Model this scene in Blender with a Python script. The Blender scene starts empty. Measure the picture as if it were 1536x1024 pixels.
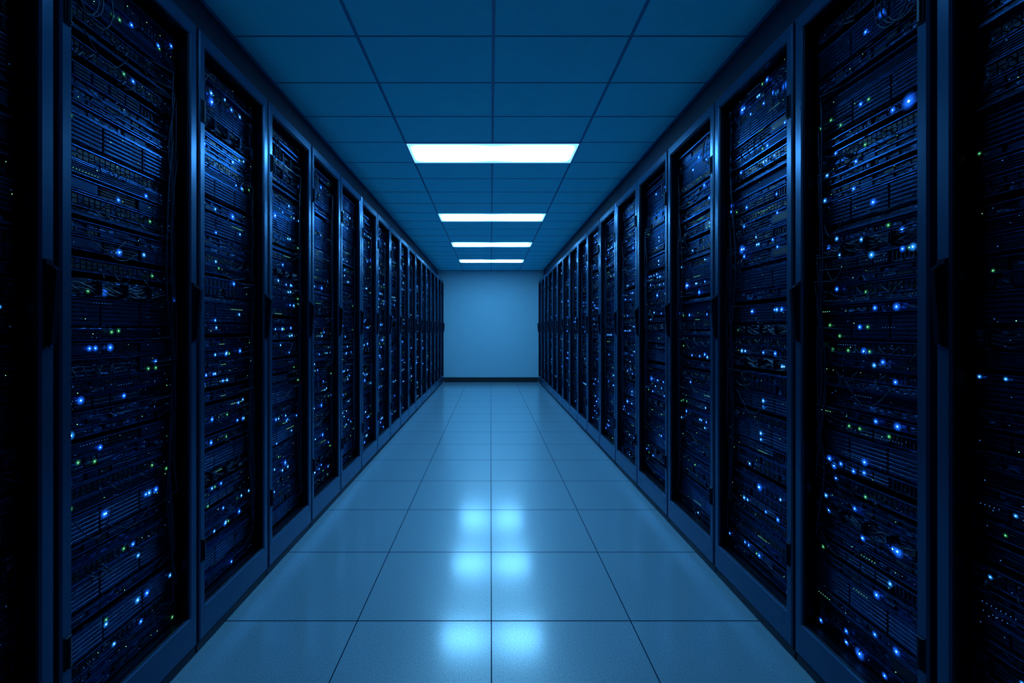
import bpy, bmesh, math, random
from mathutils import Vector
R = random.Random(7)
sc = bpy.context.scene
try:
    sc.view_settings.view_transform = 'Standard'
    sc.view_settings.look = 'None'
except Exception:
    pass
COL = sc.collection

H = 1.276
XL, XR = -1.150, 1.167
CEIL = 2.752
YEND = 10.84
YBACK = -1.6
RT = 2.476     # rack top

# ---------------------------------------------------------------- materials
def new_mat(name):
    m = bpy.data.materials.new(name); m.use_nodes = True
    nt = m.node_tree; nt.nodes.clear()
    out = nt.nodes.new('ShaderNodeOutputMaterial')
    return m, nt, out
def N(nt, t, **kw):
    n = nt.nodes.new(t)
    for k, v in kw.items(): setattr(n, k, v)
    return n
def math_n(nt, op, a, b=None, c=None):
    n = nt.nodes.new('ShaderNodeMath'); n.operation = op
    for i, v in enumerate((a, b, c)):
        if v is None: continue
        if hasattr(v, 'is_linked'): nt.links.new(v, n.inputs[i])
        else: n.inputs[i].default_value = v
    return n.outputs[0]

def paint(name, col, rough=0.4, metal=0.0, var=0.25, scale=12.0, bump=0.0, spec=0.5, tint=None):
    m, nt, out = new_mat(name)
    p = N(nt, 'ShaderNodeBsdfPrincipled')
    p.inputs['Metallic'].default_value = metal
    p.inputs['Specular IOR Level'].default_value = spec
    if tint: p.inputs['Specular Tint'].default_value = (*tint, 1)
    tc = N(nt, 'ShaderNodeTexCoord')
    no = N(nt, 'ShaderNodeTexNoise'); no.inputs['Scale'].default_value = scale; no.inputs['Detail'].default_value = 5
    nt.links.new(tc.outputs['Object'], no.inputs['Vector'])
    r = N(nt, 'ShaderNodeMapRange')
    r.inputs['To Min'].default_value = 1 - var; r.inputs['To Max'].default_value = 1 + var
    nt.links.new(no.outputs['Fac'], r.inputs['Value'])
    mx = N(nt, 'ShaderNodeVectorMath', operation='SCALE')
    mx.inputs[0].default_value = col
    nt.links.new(r.outputs[0], mx.inputs['Scale'])
    nt.links.new(mx.outputs[0], p.inputs['Base Color'])
    rr = N(nt, 'ShaderNodeMapRange')
    rr.inputs['To Min'].default_value = rough * 0.85; rr.inputs['To Max'].default_value = rough * 1.15
    nt.links.new(no.outputs['Fac'], rr.inputs['Value'])
    nt.links.new(rr.outputs[0], p.inputs['Roughness'])
    if bump:
        n2 = N(nt, 'ShaderNodeTexNoise'); n2.inputs['Scale'].default_value = scale * 15
        nt.links.new(tc.outputs['Object'], n2.inputs['Vector'])
        b = N(nt, 'ShaderNodeBump'); b.inputs['Strength'].default_value = bump; b.inputs['Distance'].default_value = 0.002
        nt.links.new(n2.outputs['Fac'], b.inputs['Height']); nt.links.new(b.outputs[0], p.inputs['Normal'])
    nt.links.new(p.outputs[0], out.inputs['Surface'])
    return m

BT = (0.3, 0.6, 1.0)
M_FRAME = paint('frame_paint', (0.024, 0.075, 0.165), 0.26, 0.55, 0.12, 3, 0.0, 0.6, (0.5, 0.75, 1.0))
M_BODY = paint('cabinet_paint', (0.004, 0.009, 0.020), 0.5, 0.2, 0.2, 6, 0, 0.4, BT)
M_BLACK = paint('black_plastic', (0.002, 0.004, 0.010), 0.38, 0.0, 0.2, 20, 0, 0.35, BT)
M_HANDLE = paint('handle_metal', (0.003, 0.007, 0.018), 0.28, 0.4, 0.2, 20, 0, 0.6, BT)
M_EDGE = paint('brushed_steel', (0.035, 0.115, 0.32), 0.28, 0.9, 0.8, 30, 0, 0.4, BT)
M_BAY = paint('drive_bay_metal', (0.006, 0.022, 0.066), 0.35, 0.7, 0.8, 40, 0, 0.4, BT)
M_CABLE = paint('cable_rubber', (0.005, 0.016, 0.042), 0.40, 0.0, 0.3, 20, 0, 0.4, BT)
M_BASE = paint('baseboard_vinyl', (0.004, 0.008, 0.014), 0.45, 0.0, 0.2, 5)
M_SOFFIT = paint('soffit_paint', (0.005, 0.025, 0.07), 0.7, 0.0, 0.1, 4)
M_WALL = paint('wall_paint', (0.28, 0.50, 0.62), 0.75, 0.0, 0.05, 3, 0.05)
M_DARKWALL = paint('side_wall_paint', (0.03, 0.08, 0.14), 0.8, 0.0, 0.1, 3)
M_BAR = paint('ceiling_grid_paint', (0.02, 0.22, 0.46), 0.5, 0.0, 0.1, 5)
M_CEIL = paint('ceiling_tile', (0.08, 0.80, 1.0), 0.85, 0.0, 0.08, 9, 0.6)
M_LIGHTFRAME = paint('light_frame_paint', (0.25, 0.45, 0.7), 0.5, 0.0, 0.05, 9)

# server face: fine blocky electronics pattern
m, nt, out = new_mat('server_face'); M_FACE = m
p = N(nt, 'ShaderNodeBsdfPrincipled'); p.inputs['Metallic'].default_value = 0.6; p.inputs['Roughness'].default_value = 0.36
p.inputs['Specular Tint'].default_value = (*BT, 1)
tc = N(nt, 'ShaderNodeTexCoord'); oi = N(nt, 'ShaderNodeObjectInfo')
sep = N(nt, 'ShaderNodeSeparateXYZ'); nt.links.new(tc.outputs['Object'], sep.inputs[0])
cb = N(nt, 'ShaderNodeCombineXYZ')
off = math_n(nt, 'MULTIPLY', oi.outputs['Random'], 7.0)
nt.links.new(math_n(nt, 'ADD', sep.outputs['Y'], off), cb.inputs['X'])
nt.links.new(math_n(nt, 'MULTIPLY', sep.outputs['Z'], 3.0), cb.inputs['Y'])
vo = N(nt, 'ShaderNodeTexVoronoi'); vo.distance = 'CHEBYCHEV'; vo.inputs['Scale'].default_value = 78
nt.links.new(cb.outputs[0], vo.inputs['Vector'])
sx = N(nt, 'ShaderNodeSeparateXYZ'); nt.links.new(vo.outputs['Color'], sx.inputs[0])
rmp = N(nt, 'ShaderNodeValToRGB'); rmp.color_ramp.interpolation = 'CONSTANT'
e = rmp.color_ramp.elements
e[0].color = (0.002, 0.005, 0.014, 1); e[0].position = 0
e[1].color = (0.007, 0.023, 0.068, 1); e[1].position = 0.5
n3 = e.new(0.86); n3.color = (0.05, 0.15, 0.38, 1)
nt.links.new(sx.outputs[0], rmp.inputs[0]); nt.links.new(rmp.outputs[0], p.inputs['Base Color'])
b = N(nt, 'ShaderNodeBump'); b.inputs['Strength'].default_value = 0.7; b.inputs['Distance'].default_value = 0.003
nt.links.new(vo.outputs['Distance'], b.inputs['Height']); nt.links.new(b.outputs[0], p.inputs['Normal'])
nt.links.new(p.outputs[0], out.inputs['Surface'])

def emit(name, col, strength, halo=False):
    m, nt, out = new_mat(name)
    em = N(nt, 'ShaderNodeEmission'); em.inputs['Color'].default_value = (*col, 1)
    em.inputs['Strength'].default_value = strength
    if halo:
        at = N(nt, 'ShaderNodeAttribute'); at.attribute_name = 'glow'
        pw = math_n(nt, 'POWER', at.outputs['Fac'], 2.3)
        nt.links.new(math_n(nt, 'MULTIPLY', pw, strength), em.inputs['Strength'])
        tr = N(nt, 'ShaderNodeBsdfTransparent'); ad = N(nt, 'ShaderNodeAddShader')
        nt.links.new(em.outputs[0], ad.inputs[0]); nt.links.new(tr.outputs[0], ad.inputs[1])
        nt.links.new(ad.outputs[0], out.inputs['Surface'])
    else:
        nt.links.new(em.outputs[0], out.inputs['Surface'])
    try: m.cycles.emission_sampling = 'NONE'
    except Exception: pass
    return m
LED_MATS = [emit('led_blue', (0.08, 0.38, 1.0), 14), emit('led_white', (0.38, 0.80, 1.0), 10),
            emit('led_green', (0.25, 0.95, 0.42), 2.6), emit('led_dim', (0.05, 0.27, 0.9), 1.1),
            emit('led_glow_blue', (0.010, 0.14, 1.0), 2.8, True), emit('led_glow_green', (0.06, 0.5, 0.18), 1.0, True),
            emit('led_glow_pale', (0.02, 0.28, 1.0), 2.8, True)]  # last three: painted glow for the discs around the LEDs, not a lens part

# floor
m, nt, out = new_mat('floor_tile'); M_FLOOR = m
p = N(nt, 'ShaderNodeBsdfPrincipled')
tc = N(nt, 'ShaderNodeTexCoord'); sep = N(nt, 'ShaderNodeSeparateXYZ'); nt.links.new(tc.outputs['Object'], sep.inputs[0])
X, Y = sep.outputs['X'], sep.outputs['Y']
masks = []
for xv in (-1.19, -0.585, 0.003, 0.614, 1.22):
    masks.append(math_n(nt, 'LESS_THAN', math_n(nt, 'ABSOLUTE', math_n(nt, 'SUBTRACT', X, xv)), 0.0024))
fr = math_n(nt, 'FRACT', math_n(nt, 'DIVIDE', math_n(nt, 'SUBTRACT', Y, 1.938 - 6.0), 0.6))
d = math_n(nt, 'MINIMUM', fr, math_n(nt, 'SUBTRACT', 1.0, fr))
masks.append(math_n(nt, 'LESS_THAN', d, 0.0034 / 0.6))
mk = masks[0]
for q in masks[1:]: mk = math_n(nt, 'MAXIMUM', mk, q)
sp = N(nt, 'ShaderNodeTexNoise'); sp.inputs['Scale'].default_value = 160; sp.inputs['Detail'].default_value = 4
nt.links.new(tc.outputs['Object'], sp.inputs['Vector'])
r1 = N(nt, 'ShaderNodeValToRGB')
r1.color_ramp.elements[0].position = 0.35; r1.color_ramp.elements[0].color = (0.16, 0.28, 0.38, 1)
r1.color_ramp.elements[1].position = 0.65; r1.color_ramp.elements[1].color = (0.26, 0.43, 0.54, 1)
nt.links.new(sp.outputs['Fac'], r1.inputs[0])
nt.links.new(r1.outputs[0], p.inputs['Base Color'])
p.inputs['Roughness'].default_value = 0.36
p.inputs['Specular IOR Level'].default_value = 1.0
p.inputs['Coat Weight'].default_value = 1.0
p.inputs['Coat Roughness'].default_value = 0.155
p.inputs['Coat IOR'].default_value = 1.6
b = N(nt, 'ShaderNodeBump'); b.inputs['Strength'].default_value = 0.08; b.inputs['Distance'].default_value = 0.001
nt.links.new(sp.outputs['Fac'], b.inputs['Height']); nt.links.new(b.outputs[0], p.inputs['Normal'])
gr = N(nt, 'ShaderNodeBsdfDiffuse'); gr.inputs['Color'].default_value = (0.010, 0.035, 0.07, 1)
ms = N(nt, 'ShaderNodeMixShader')
nt.links.new(mk, ms.inputs[0]); nt.links.new(p.outputs[0], ms.inputs[1]); nt.links.new(gr.outputs[0], ms.inputs[2])
nt.links.new(ms.outputs[0], out.inputs['Surface'])

# diffuser
FW, FL = 0.690, 0.20825
def diffuser(name, strength):
    m, nt, out = new_mat(name)
    em = N(nt, 'ShaderNodeEmission'); em.inputs['Color'].default_value = (0.17, 0.58, 1.0, 1)
    tc = N(nt, 'ShaderNodeTexCoord'); sep = N(nt, 'ShaderNodeSeparateXYZ'); nt.links.new(tc.outputs['Object'], sep.inputs[0])
    ax = math_n(nt, 'ABSOLUTE', sep.outputs['X']); ay = math_n(nt, 'ABSOLUTE', sep.outputs['Y'])
    def ss(v, a, b_, c, d_):
        g = N(nt, 'ShaderNodeMapRange'); g.interpolation_type = 'SMOOTHSTEP'
        for nm, q in (('From Min', a), ('From Max', b_), ('To Min', c), ('To Max', d_)): g.inputs[nm].default_value = q
        nt.links.new(v, g.inputs['Value']); return g.outputs[0]
    gx = ss(ax, 0.0, 0.24, 0.3, 1.0)
    gx2 = ss(ax, FW - 0.10, FW - 0.015, 1.0, 0.05)
    gy = ss(ay, FL - 0.11, FL - 0.02, 1.0, 0.045)
    s1 = math_n(nt, 'MULTIPLY', math_n(nt, 'MULTIPLY', gx, gx2), gy)
    nt.links.new(math_n(nt, 'MULTIPLY', math_n(nt, 'MAXIMUM', s1, 0.045), strength), em.inputs['Strength'])
    nt.links.new(em.outputs[0], out.inputs['Surface'])
    return m
M_DIFF = diffuser('light_diffuser', 38.0)
M_DIFF2 = diffuser('dimmed_light_diffuser', 11.0)

# ---------------------------------------------------------------- mesh builder
class MB:
    def __init__(s): s.v = []; s.f = []; s.m = []; s.g = []
    def add(s, vs, fs, mi, glow=None):
        o = len(s.v); s.v += [tuple(q) for q in vs]
        s.g += glow if glow else [0.0] * len(vs)
        for f in fs: s.f.append(tuple(i + o for i in f)); s.m.append(mi)
    def box(s, x0, x1, y0, y1, z0, z1, mi=0, c=0.0):
        if c <= 0:
            vs = [(x, y, z) for x in (x0, x1) for y in (y0, y1) for z in (z0, z1)]
            s.add(vs, [(0, 1, 3, 2), (4, 6, 7, 5), (0, 4, 5, 1), (2, 3, 7, 6), (0, 2, 6, 4), (1, 5, 7, 3)], mi)
        else:
            vs = [(x0, y0, z0), (x0, y1, z0), (x0, y1, z1), (x0, y0, z1),
                  (x1 - c, y0, z0), (x1 - c, y1, z0), (x1 - c, y1, z1), (x1 - c, y0, z1),
                  (x1, y0 + c, z0 + c), (x1, y1 - c, z0 + c), (x1, y1 - c, z1 - c), (x1, y0 + c, z1 - c)]
            fs = [(3, 2, 1, 0), (8, 9, 10, 11)]
            for k in range(4):
                n = (k + 1) % 4
                fs += [(k, n, n + 4, k + 4), (k + 4, n + 4, n + 8, k + 8)]
            s.add(vs, fs, mi)
    def ring(s, x0, x1, Y0, Y1, Z0, Z1, l, r, b, t, mi, c=0.004):
        prof = [(x0, 0.0), (x1 - c, 0.0), (x1, c), (x1, 1 - c), (x1 - c, 1.0), (x0, 1.0)]
        loops = []
        for (x, u) in prof:
            if u == 0.0: a = (0, 0, 0, 0)
            elif u == c: a = (c, c, c, c)
            elif u == 1.0: a = (l, r, b, t)
            else: a = (l - c, r - c, b - c, t - c)
            loops.append([(x, Y0 + a[0], Z0 + a[2]), (x, Y1 - a[1], Z0 + a[2]), (x, Y1 - a[1], Z1 - a[3]), (x, Y0 + a[0], Z1 - a[3])])
        vs = [q for lp in loops for q in lp]; n = len(loops); fs = []
        for i in range(n):
            j = (i + 1) % n
            for k in range(4):
                kk = (k + 1) % 4
                fs.append((i * 4 + k, i * 4 + kk, j * 4 + kk, j * 4 + k))
        s.add(vs, fs, mi)
    def disc(s, x, y, z, r, mi, n=8, h=0.0, glow=False, cyl=0.0):
        vs = [(x + h, y, z)] + [(x, y + r * math.cos(2 * math.pi * i / n), z + r * math.sin(2 * math.pi * i / n)) for i in range(n)]
        fs = [(0, i + 1, (i + 1) % n + 1) for i in range(n)]
        s.add(vs, fs, mi, [1.0] + [0.0] * n if glow else None)
        if cyl:
            vs = [(xx, y + r * math.cos(2 * math.pi * i / n), z + r * math.sin(2 * math.pi * i / n)) for xx in (x - cyl, x) for i in range(n)]
            s.add(vs, [(i, (i + 1) % n, n + (i + 1) % n, n + i) for i in range(n)], mi)
    def tube(s, pts, r, mi, n=6):
        pts = [Vector(q) for q in pts]; vs = []; m = len(pts)
        up0 = Vector((0.13, 0.9, 0.31)).normalized()
        for i, q in enumerate(pts):
            t = (pts[min(i + 1, m - 1)] - pts[max(i - 1, 0)]).normalized()
            a = t.cross(up0)
            if a.length < 1e-3: a = t.cross(Vector((1, 0, 0)))
            a.normalize(); bb = t.cross(a)
            for k in range(n):
                w = 2 * math.pi * k / n
                vs.append(q + a * r * math.cos(w) + bb * r * math.sin(w))
        fs = [(i * n + k, i * n + (k + 1) % n, (i + 1) * n + (k + 1) % n, (i + 1) * n + k) for i in range(m - 1) for k in range(n)]
        fs += [tuple(range(n - 1, -1, -1)), tuple((m - 1) * n + k for k in range(n))]
        s.add(vs, fs, mi)
    def mesh(s, name, mats, smooth=False, glow=False):
        me = bpy.data.meshes.new(name); me.from_pydata(s.v, [], s.f)
        for mm in mats: me.materials.append(mm)
        me.polygons.foreach_set('material_index', s.m)
        if smooth: me.polygons.foreach_set('use_smooth', [True] * len(s.f))
        if glow:
            at = me.attributes.new('glow', 'FLOAT', 'POINT'); at.data.foreach_set('value', s.g)
        me.update()
        if not glow:
            bm = bmesh.new(); bm.from_mesh(me); bmesh.ops.recalc_face_normals(bm, faces=bm.faces); bm.to_mesh(me); bm.free()
        return me

def obj(name, me, parent=None, loc=(0, 0, 0), **props):
    o = bpy.data.objects.new(name, me); COL.objects.link(o)
    o.location = loc
    if parent: o.parent = parent
    for k, v in props.items(): o[k] = v
    return o
def struct(name, x0, x1, y0, y1, z0, z1, mat, label):
    b = MB(); b.box(x0, x1, y0, y1, z0, z1)
    return obj(name, b.mesh(name, [mat]), kind='structure', label=label, category=name.split('_')[0])

# ---------------------------------------------------------------- room shell
WX = 2.06
struct('floor', -WX, WX, YBACK, YEND, -0.1, 0, M_FLOOR, 'glossy speckled square floor tiles reflecting blue light')
struct('ceiling', -WX, WX, YBACK, YEND, CEIL, CEIL + 0.1, M_CEIL, 'suspended ceiling of blue-lit acoustic tiles')
struct('wall_back', -WX - .1, WX + .1, YEND, YEND + 0.1, -0.1, CEIL + 0.1, M_WALL, 'plain painted wall closing the end of the aisle')
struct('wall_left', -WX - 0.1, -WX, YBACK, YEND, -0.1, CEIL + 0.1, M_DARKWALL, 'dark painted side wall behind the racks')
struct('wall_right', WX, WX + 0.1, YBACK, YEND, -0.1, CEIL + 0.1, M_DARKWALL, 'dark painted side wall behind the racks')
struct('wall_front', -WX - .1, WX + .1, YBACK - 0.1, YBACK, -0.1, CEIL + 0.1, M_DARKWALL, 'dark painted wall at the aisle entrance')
struct('baseboard_back', XL - 0.0, XR + 0.0, YEND - 0.015, YEND, 0, 0.12, M_BASE, 'black vinyl baseboard on the end wall')
SZ = RT + 0.012
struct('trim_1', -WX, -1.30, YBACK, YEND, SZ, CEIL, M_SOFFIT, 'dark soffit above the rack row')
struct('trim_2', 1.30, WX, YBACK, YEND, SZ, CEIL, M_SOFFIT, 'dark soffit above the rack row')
gb = MB()
rows = [2.216 + n * 0.4165 for n in range(-9, 10)]
rows += [5.965 + 0.4683 * i for i in (1, 2, 3)] + [7.78] + [7.78 + 0.4667 * i for i in (1, 2, 3)] + [9.6, 10.01, 10.42]
for y in rows:
    gb.box(-1.30, 1.30, y - 0.0032, y + 0.0032, CEIL - 0.003, CEIL + 0.01)
for x in (-0.67, 0.014, 0.705):
    gb.box(x - 0.008, x + 0.008, YBACK, YEND, CEIL - 0.004, CEIL + 0.01)
for x in (-1.292, 1.292):
    gb.box(x - 0.008, x + 0.008, YBACK, YEND, CEIL - 0.006, CEIL + 0.01)
obj('trim_3', gb.mesh('trim_3', [M_BAR]), kind='structure', label='thin metal grid of the suspended ceiling', category='trim')

# ---------------------------------------------------------------- ceiling lights
fx0, fx1 = -0.673, 0.707
fw, fl = FW, FL
b = MB()
def ringz(b, x0, x1, y0, y1, w, z0, z1, mi):
    b.box(x0, x1, y0, y0 + w, z0, z1, mi); b.box(x0, x1, y1 - w, y1, z0, z1, mi)
    b.box(x0, x0 + w, y0 + w, y1 - w, z0, z1, mi); b.box(x1 - w, x1, y0 + w, y1 - w, z0, z1, mi)
ringz(b, -fw, fw, -fl, fl, 0.010, -0.006, 0.0, 0)
me_h = b.mesh('light_housing', [M_LIGHTFRAME])
mds = []
for mm in (M_DIFF, M_DIFF2):
    b = MB(); b.box(-fw + 0.010, fw - 0.010, -fl + 0.010, fl - 0.010, -0.005, -0.001, 0)
    mds.append(b.mesh('light_diffuser', [mm]))
for i, yc in enumerate((3.463 + fl, 5.548 + fl, 7.37 + fl, 9.18 + fl, 1.383 + fl)):
    root = obj('ceiling_light', None, None, ((fx0 + fx1) / 2, yc, CEIL - 0.005))
    root['label'] = 'glowing white rectangular recessed ceiling light panel'; root['category'] = 'ceiling light'; root['group'] = 'ceiling lights along the aisle'
    obj('housing', me_h, root); obj('diffuser', mds[1 if i == 4 else 0], root)

# ---------------------------------------------------------------- servers
U = 0.0445
SM = [M_FACE, M_BODY, M_EDGE, M_BAY, M_BLACK, M_CABLE]
KH = {0: U, 1: U, 2: 2 * U, 3: 2 * U, 4: U, 5: 1.3 * U, 6: 0.6 * U, 7: U, 8: U, 9: 1.5 * U, 10: 0.7 * U}
def make_server(kind, w, seed):
    r = random.Random(seed * 31 + kind); b = MB(); h = KH[kind] - 0.003
    hw = w / 2; fi = hw - 0.014
    b.box(-0.34, -0.004, -fi, fi, 0, h, 1)
    b.box(-0.004, 0.0, -fi, fi, 0, h, 0)
    for sg in (-1, 1):
        a, c = sorted((sg * fi, sg * hw))
        b.box(-0.012, 0.003, a, c, 0.001, h - 0.001, 3, 0.001)
        for zz in ([h / 2] if h < 0.06 else [0.018, h - 0.018]):
            b.disc(0.006, (a + c) / 2, zz, 0.003, 2, 6, cyl=0.003)
    if kind == 0:
        n = 5; a0 = -fi + 0.01; wid = fi * 1.3 / n
        for i in range(n):
            for j in range(3):
                z0 = 0.004 + j * 0.0115
                b.box(0, 0.007, a0 + i * wid + 0.002, a0 + (i + 1) * wid - 0.002, z0, z0 + 0.010, 3, 0.002)
                b.box(0.007, 0.0078, a0 + i * wid + 0.006, a0 + (i + 1) * wid - 0.012, z0 + 0.003, z0 + 0.007, 4)
        for i in range(9):
            y = a0 + fi * 1.34 + i * fi * 0.06
            b.box(0, 0.004, y, y + 0.004, 0.008, h - 0.008, 4 if i % 2 else 3)
        b.box(0, 0.008, -fi, fi, h - 0.003, h, 2)
    elif kind == 1:
        n = 22; a0 = -fi + 0.03; wid = (fi * 1.75) / n
        for i in range(n):
            for j in range(2):
                b.box(0, 0.003, a0 + i * wid + 0.002, a0 + (i + 1) * wid - 0.002, 0.008 + j * 0.015, 0.019 + j * 0.015, 4 if r.random() < .75 else 3)
            if r.random() < 0.4:
                y = a0 + (i + .5) * wid; dy = r.uniform(-.03, .05); z = 0.012 + 0.016 * r.randint(0, 1)
                b.tube([(0, y, z), (0.014, y, z), (0.022, y + dy * .3, z - 0.010), (0.022, y + dy, z - 0.026), (0.012, y + dy * 1.8, z - 0.032)], 0.0020, 5, 5)
        b.box(0, 0.006, -fi, fi, 0, 0.003, 2); b.box(0, 0.006, -fi, fi, h - .003, h, 2)
    elif kind == 2:
        for i in range(3):
            for j in range(6):
                y0 = -fi + 0.006 + i * (2 * fi - 0.012) / 3; y1 = y0 + (2 * fi - 0.012) / 3
                z0 = 0.004 + j * (h - 0.008) / 6; z1 = z0 + (h - 0.008) / 6
                b.box(0, 0.008, y0 + 0.002, y1 - 0.002, z0 + 0.001, z1 - 0.001, 3, 0.002)
                b.box(0.008, 0.0095, y0 + 0.010, y1 - 0.05, z0 + 0.005, z0 + 0.0065, 2)
        b.box(0, 0.010, -fi, fi, h - 0.003, h, 2)
    elif kind == 3:
        n = 16; wid = (2 * fi - 0.01) / n
        for j in range(2):
            zb = 0.005 + j * (h - .01) / 2; zt = zb + (h - .01) / 2 - 0.004
            for i in range(n):
                y0 = -fi + 0.005 + i * wid
                if r.random() < .12: continue
                b.box(0, 0.007, y0 + 0.001, y0 + wid - 0.001, zb, zt, 3 if r.random() < .8 else 4, 0.002)
                b.box(0.007, 0.009, y0 + 0.004, y0 + 0.007, zb + 0.006, zt - 0.012, 4)
            b.box(0, 0.010, -fi, fi, zt, zt + 0.003, 2)
    elif kind == 4:
        for j in range(6):
            b.box(0, 0.006, -fi + 0.01, fi - 0.01, 0.003 + j * 0.0066, 0.0058 + j * 0.0066, 2 if j in (0, 5) else 3)
    elif kind == 5:
        for i in range(5):
            y = -fi + 0.04 + i * (2 * fi - 0.08) / 4
            b.ring(0.0, 0.022, y - 0.005, y + 0.005, 0.006, h - 0.006, 0.002, 0.002, 0.004, 0.004, 3, 0.0005)
        for i in range(7):
            z = r.uniform(0.012, h - 0.012); ph = r.uniform(0, 6)
            pts = [(0.010 + 0.006 * math.sin(t * 1.1 + ph), -fi + 0.01 + t * (2 * fi - 0.02) / 14, min(h - 0.008, max(0.005, z + 0.010 * math.sin(t * 1.5 + ph)))) for t in range(15)]
            b.tube(pts, 0.0024, 5, 5)
    elif kind == 6:
        b.box(0, 0.018, -fi, fi, 0, 0.003, 2); b.box(0.015, 0.018, -fi, fi, 0, 0.008, 3)
    elif kind in (8, 10):
        b.box(0, 0.010, -fi, fi, 0, 0.0022, 2); b.box(0, 0.010, -fi, fi, h - 0.0022, h, 2)
        nr = 2 if kind == 8 else 1
        if nr == 2: b.box(0, 0.006, -fi, fi, h * .48, h * .48 + 0.002, 2)
        y = -fi + 0.008
        while y < fi - 0.03:
            wd = r.uniform(0.006, 0.06)
            for j in range(nr):
                if r.random() < .75:
                    z0 = 0.005 + j * h * .48; zh = h * .36 if nr == 2 else h * .66
                    b.box(0, r.uniform(.003, .008), y, min(fi - .005, y + wd - 0.003), z0, z0 + zh * r.uniform(.6, 1), r.choice([3, 3, 4, 0]), 0.0012)
            y += wd
    elif kind == 9:
        b.box(0, 0.012, -fi, fi, 0, 0.003, 2); b.box(0, 0.012, -fi, fi, h - 0.003, h, 2)
        for j in range(4):
            b.box(0, 0.005, -fi + .005, fi * .2, 0.008 + j * .013, 0.011 + j * .013, 3)
        b.box(0, 0.009, fi * .28, fi - .01, .008, h - .008, 3, .003)
        b.box(0.009, 0.010, fi * .34, fi * .7, .018, h - .018, 4)
        for i in range(6):
            y = -fi * r.uniform(-.1, .9); dy = r.uniform(-.05, .05)
            b.tube([(0.004, y, h * .6), (.018, y, h * .6), (.024, y + dy * .4, h * .3), (.022, y + dy, -.01), (.01, y + dy * 1.4, -.03)], .0020, 5, 5)
    else:
        b.box(0, 0.009, -fi + 0.01, -fi * .35, 0.004, h - 0.004, 3, 0.003)
        b.box(0, 0.009, fi * .3, fi - 0.02, 0.004, h - 0.004, 3, 0.003)
        for i in range(4):
            b.box(0, 0.005, -fi * .3, fi * .26, 0.006 + i * .009, 0.010 + i * .009, 4)
        b.box(0, 0.012, -fi, fi, 0, 0.0025, 2); b.box(0, 0.011, -fi, fi, h - 0.0025, h, 2)
    return b.mesh('rack_server', SM)

def led(b, y, z, mi, rad, halo=0, hm=4):
    b.disc(0.0150, y, z, rad, mi, 8, h=0.0012)
    if halo: b.disc(0.0145, y, z, halo, hm, 14, glow=True)  # added disc, fading outward, imitates LED bloom and spill on the faceplate
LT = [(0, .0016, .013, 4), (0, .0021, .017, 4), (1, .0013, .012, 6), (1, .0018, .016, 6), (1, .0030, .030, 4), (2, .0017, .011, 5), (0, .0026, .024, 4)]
single = []
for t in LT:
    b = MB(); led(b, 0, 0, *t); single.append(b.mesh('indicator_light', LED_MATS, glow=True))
def make_leds(kind, w, seed):
    r = random.Random(seed * 77 + kind * 5 + 3); h = KH[kind]; fi = w / 2 - 0.03
    zc = lambda: r.uniform(0.008, max(0.010, h - 0.010))
    level = r.random()
    nb = 0 if level < 0.28 else (r.randint(1, 2) if level < 0.70 else r.randint(3, 5))
    cy = r.uniform(-fi * .8, fi * .8); bright = []
    green = r.random() < .20
    zr = zc()
    for i in range(nb):
        y = max(-fi, min(fi, cy + r.gauss(0, 0.10))) if nb > 2 else r.uniform(-fi, fi)
        t = 5 if green and r.random() < .7 else r.choices(range(7), (38, 18, 18, 9, 2, 12, 4))[0]
        bright.append((y, zr if r.random() < .75 else zc(), t))
    dim = MB(); full = MB(); specs = []
    for i in range(r.randint(3, 9)):
        specs.append((r.uniform(-fi, fi), zc(), r.choice([3, 3, 3, 2]), r.uniform(.0006, .0011)))
    if r.random() < .4:
        z = zc(); y0 = r.uniform(-fi, fi * .4); mi = r.choice([3, 3, 2])
        for i in range(r.randint(4, 10)): specs.append((y0 + i * 0.010, z, mi, .0009))
    for q in specs: led(dim, *q); led(full, *q)
    for (y, z, t) in bright:
        mi, ra, ha, hm = LT[t]
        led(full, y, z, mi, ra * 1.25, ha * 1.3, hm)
    return bright, dim.mesh('status_light_field', LED_MATS, glow=True), full.mesh('status_light_field', LED_MATS, glow=True)

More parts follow.
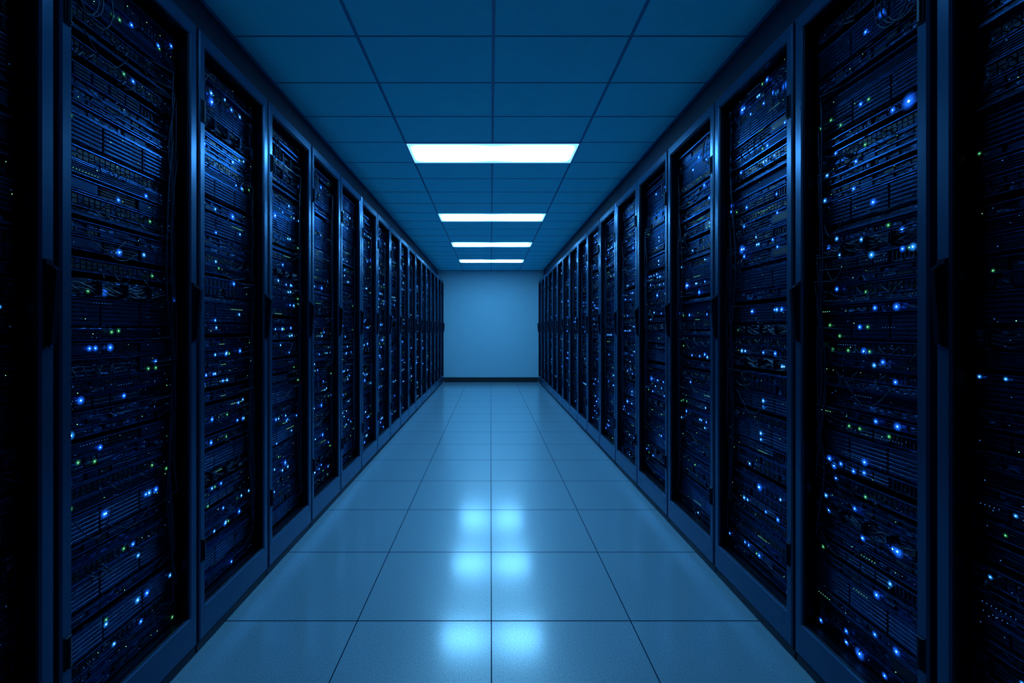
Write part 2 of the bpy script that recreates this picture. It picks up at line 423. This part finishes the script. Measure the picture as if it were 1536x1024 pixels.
# ---------------------------------------------------------------- rack meshes
TOPR = 0.056
def rack_meshes(W, hs):
    hw = W / 2 - 0.002
    D = 0.80
    b = MB()
    b.box(-D, -0.034, -hw, -hw + 0.014, 0.0, RT, 0)
    b.box(-D, -0.034, hw - 0.014, hw, 0.0, RT, 0)
    b.box(-D, -0.034, -hw, hw, RT - 0.02, RT, 0)
    b.box(-D, -D + 0.012, -hw, hw, 0.0, RT, 0)
    b.box(-D, -0.034, -hw, hw, 0.0, 0.16, 0)
    b.ring(-0.060, -0.034, -hw, hw, 0.0, RT, 0.026, 0.026, 0.17, TOPR, 1, 0.003)
    for sg in (-1, 1):
        y = sg * (hw - 0.026)
        b.box(-0.092, -0.085, y - 0.012, y + 0.012, 0.17, RT - TOPR, 2)
    body = b.mesh('cabinet_body', [M_BODY, M_BLACK, M_BAY])
    b = MB()
    near, far = 0.034, 0.038
    gp = 0.006
    l, r_ = (near, far) if hs > 0 else (far, near)
    b.ring(-0.030, 0.0, -hw + gp, hw - gp, 0.045, RT - 0.008, l, r_, 0.125, TOPR - 0.002, 0, 0.005)
    b.ring(-0.032, -0.008, -hw + gp + l - 0.002, hw - gp - r_ + 0.002, 0.168, RT - TOPR - 0.004, 0.005, 0.005, 0.006, 0.006, 1, 0.002)
    door = b.mesh('door', [M_FRAME, M_BLACK])
    b = MB()
    b.box(-0.05, -0.010, -hw, hw, 0.0, 0.040, 0, 0.004)
    plinth = b.mesh('plinth', [M_BODY])
    b = MB()
    b.box(0.0, 0.006, -0.013, 0.013, -0.115, 0.115, 0, 0.003)
    b.add([(0.006, -0.009, -0.105), (0.006, 0.009, -0.105), (0.006, 0.009, 0.100), (0.006, -0.009, 0.100),
           (0.016, -0.007, -0.101), (0.016, 0.007, -0.101), (0.030, 0.007, 0.086), (0.030, -0.007, 0.086),
           (0.014, -0.007, 0.100), (0.014, 0.007, 0.100)],
          [(3, 2, 1, 0), (4, 5, 6, 7), (0, 1, 5, 4), (1, 2, 9, 6, 5), (2, 3, 8, 9), (3, 0, 4, 7, 8), (7, 6, 9, 8)], 0)
    b.disc(0.010, 0, -0.110, 0.005, 1, 10, cyl=0.006)
    handle = b.mesh('handle', [M_HANDLE, M_EDGE])
    b = MB()
    b.box(0.0, 0.005, -0.010, 0.010, -0.045, 0.045, 0, 0.002)
    b.tube([(0.006, 0, -0.04), (0.006, 0, 0.04)], 0.006, 0, 8)
    hinge = b.mesh('hinge', [M_BLACK])
    return body, door, plinth, handle, hinge, near, far, hw

def cable_mesh(W, hs, seed):
    r = random.Random(seed); b = MB(); hw = W / 2
    for i in range(10):
        y0 = hs * (hw - 0.055 - r.uniform(0, 0.025)); z0 = r.uniform(0.9, 2.3); z1 = max(.25, z0 - r.uniform(0.35, 1.1))
        x = r.uniform(-0.046, -0.038); bulge = -hs * r.uniform(-0.01, 0.05); n = 18; ph = r.uniform(0, 6)
        pts = [(x - 0.02, y0 - hs * 0.12, z0)]
        for k in range(n + 1):
            t = k / n
            pts.append((x, y0 + bulge * math.sin(math.pi * t) + 0.005 * math.sin(9 * t + ph), z0 + 0.01 - (z0 - z1) * t))
        pts.append((x - 0.02, y0 - hs * r.uniform(.06, .16), z1 - 0.03))
        b.tube(pts, r.uniform(.002, .0032), 0, 6)
    for i in range(3):
        cy, cz, ra = -hs * (hw - 0.12 - .02 * i), 2.28, r.uniform(.06, .09)
        pts = [(-0.042, cy + ra * .7 * math.cos(a * math.pi / 10), cz + ra * math.sin(a * math.pi / 10)) for a in range(8, 33)]
        b.tube(pts, .0025, 0, 6)
    for i in range(6):
        z0 = r.uniform(.4, 2.2); ya = r.uniform(-.2, 0.0); ln = r.uniform(.08, .2); sag = r.uniform(.02, .08)
        pts = [(-0.05 + .006 * math.sin(math.pi * t / 10), ya + ln * t / 10, z0 - sag * math.sin(math.pi * t / 10)) for t in range(11)]
        b.tube(pts, .0018, 0, 5)
    return b.mesh('cable_bundle', [M_CABLE], smooth=True)

kinds = [0, 0, 1, 1, 1, 2, 2, 4, 4, 4, 5, 6, 6, 6, 7, 8, 8, 8, 8, 9, 10, 10, 10, 10, 3]
left = [(0.613, 0.56), (1.173, 0.564)] + [(1.737 + i * 0.55, 0.55) for i in range(5)] + [(4.487 + i * 0.5755, 0.5755) for i in range(11)]
right = [(0.562, 0.604), (1.170, 0.532)] + [(1.702 + i * 0.606, 0.606) for i in range(15)]
cache = {}
def kit(W, s):
    key = (round(W, 4), s)
    if key not in cache:
        sw = W - 0.058; so = int(W * 1000) % 97 + (50 if s < 0 else 0)
        cache[key] = (rack_meshes(W, s),
                      {k: [make_server(k, sw, sd + so) for sd in range(3)] for k in KH},
                      {k: [make_leds(k, sw, sd + so) for sd in range(9)] for k in KH},
                      [cable_mesh(W, s, 11 + i + so) for i in range(3)])
    return cache[key]
for s, xf, spans in ((1, XL, left), (-1, XR, right)):
    hs = s
    for k, (ys, W) in enumerate(spans):
        (body, door, plinth, handle, hinge, near, far, hw), smesh, lmesh, cmesh = kit(W, s)
        yc = ys + W / 2
        root = obj('server_rack', None, None, (xf, yc, 0))
        root.rotation_euler = (0, 0, 0 if s > 0 else math.pi)
        root['label'] = 'tall dark server rack with framed door and blinking blue lights'
        root['category'] = 'server rack'; root['group'] = 'server racks lining the aisle'
        obj('cabinet_body', body, root); obj('plinth', plinth, root)
        d = obj('door', door, root)
        obj('handle', handle, d, (0.0, hs * (hw - 0.006 - far / 2), 1.345))
        for z in (0.40, 2.15):
            obj('hinge', hinge, d, (0.0, -hs * (hw - 0.006 - near / 2), z))
        if k: obj('cable_bundle', cmesh[k % 3], root)
        z = 0.176 + R.uniform(0, 0.01); last = None
        while z < RT - TOPR - 0.02:
            kd = R.choice(kinds)
            if kd == last or z + KH[kd] > RT - TOPR - 0.002:
                if z + KH[6] > RT - TOPR - 0.002: break
                if kd == last: continue
                kd = 6
            last = kd
            o = obj('rack_server', R.choice(smesh[kd]), root, (-0.066 + R.uniform(-0.012, 0.002), 0, z))
            if kd != 6:
                bright, dim, full = R.choice(lmesh[kd])
                if k < 6:
                    obj('status_light_field', dim, o, kind='stuff')
                    for i, (y, zz, t) in enumerate(bright):
                        if k == 0:
                            if i % 2: continue
                            t = 5 if t in (3, 5, 6) else 2
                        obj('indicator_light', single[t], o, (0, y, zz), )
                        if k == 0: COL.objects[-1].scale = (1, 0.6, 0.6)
                else:
                    obj('status_light_field', full, o, kind='stuff')
            z += KH[kd] + (R.uniform(0.006, 0.02) if R.random() < .25 else 0.001)

# ---------------------------------------------------------------- world, camera
w = bpy.data.worlds.new('world'); sc.world = w; w.use_nodes = True
w.node_tree.nodes['Background'].inputs[0].default_value = (0.01, 0.03, 0.08, 1)
w.node_tree.nodes['Background'].inputs[1].default_value = 0.2

cd = bpy.data.cameras.new('camera'); cam = bpy.data.objects.new('camera', cd); COL.objects.link(cam)
cam.location = (0, 0, H); cam.rotation_euler = (math.pi / 2, 0, 0)
cd.sensor_width = 36; cd.lens = 662 / 1536 * 36
cd.shift_x = 32 / 1536; cd.shift_y = -17 / 1536
cd.clip_start = 0.02
sc.camera = cam
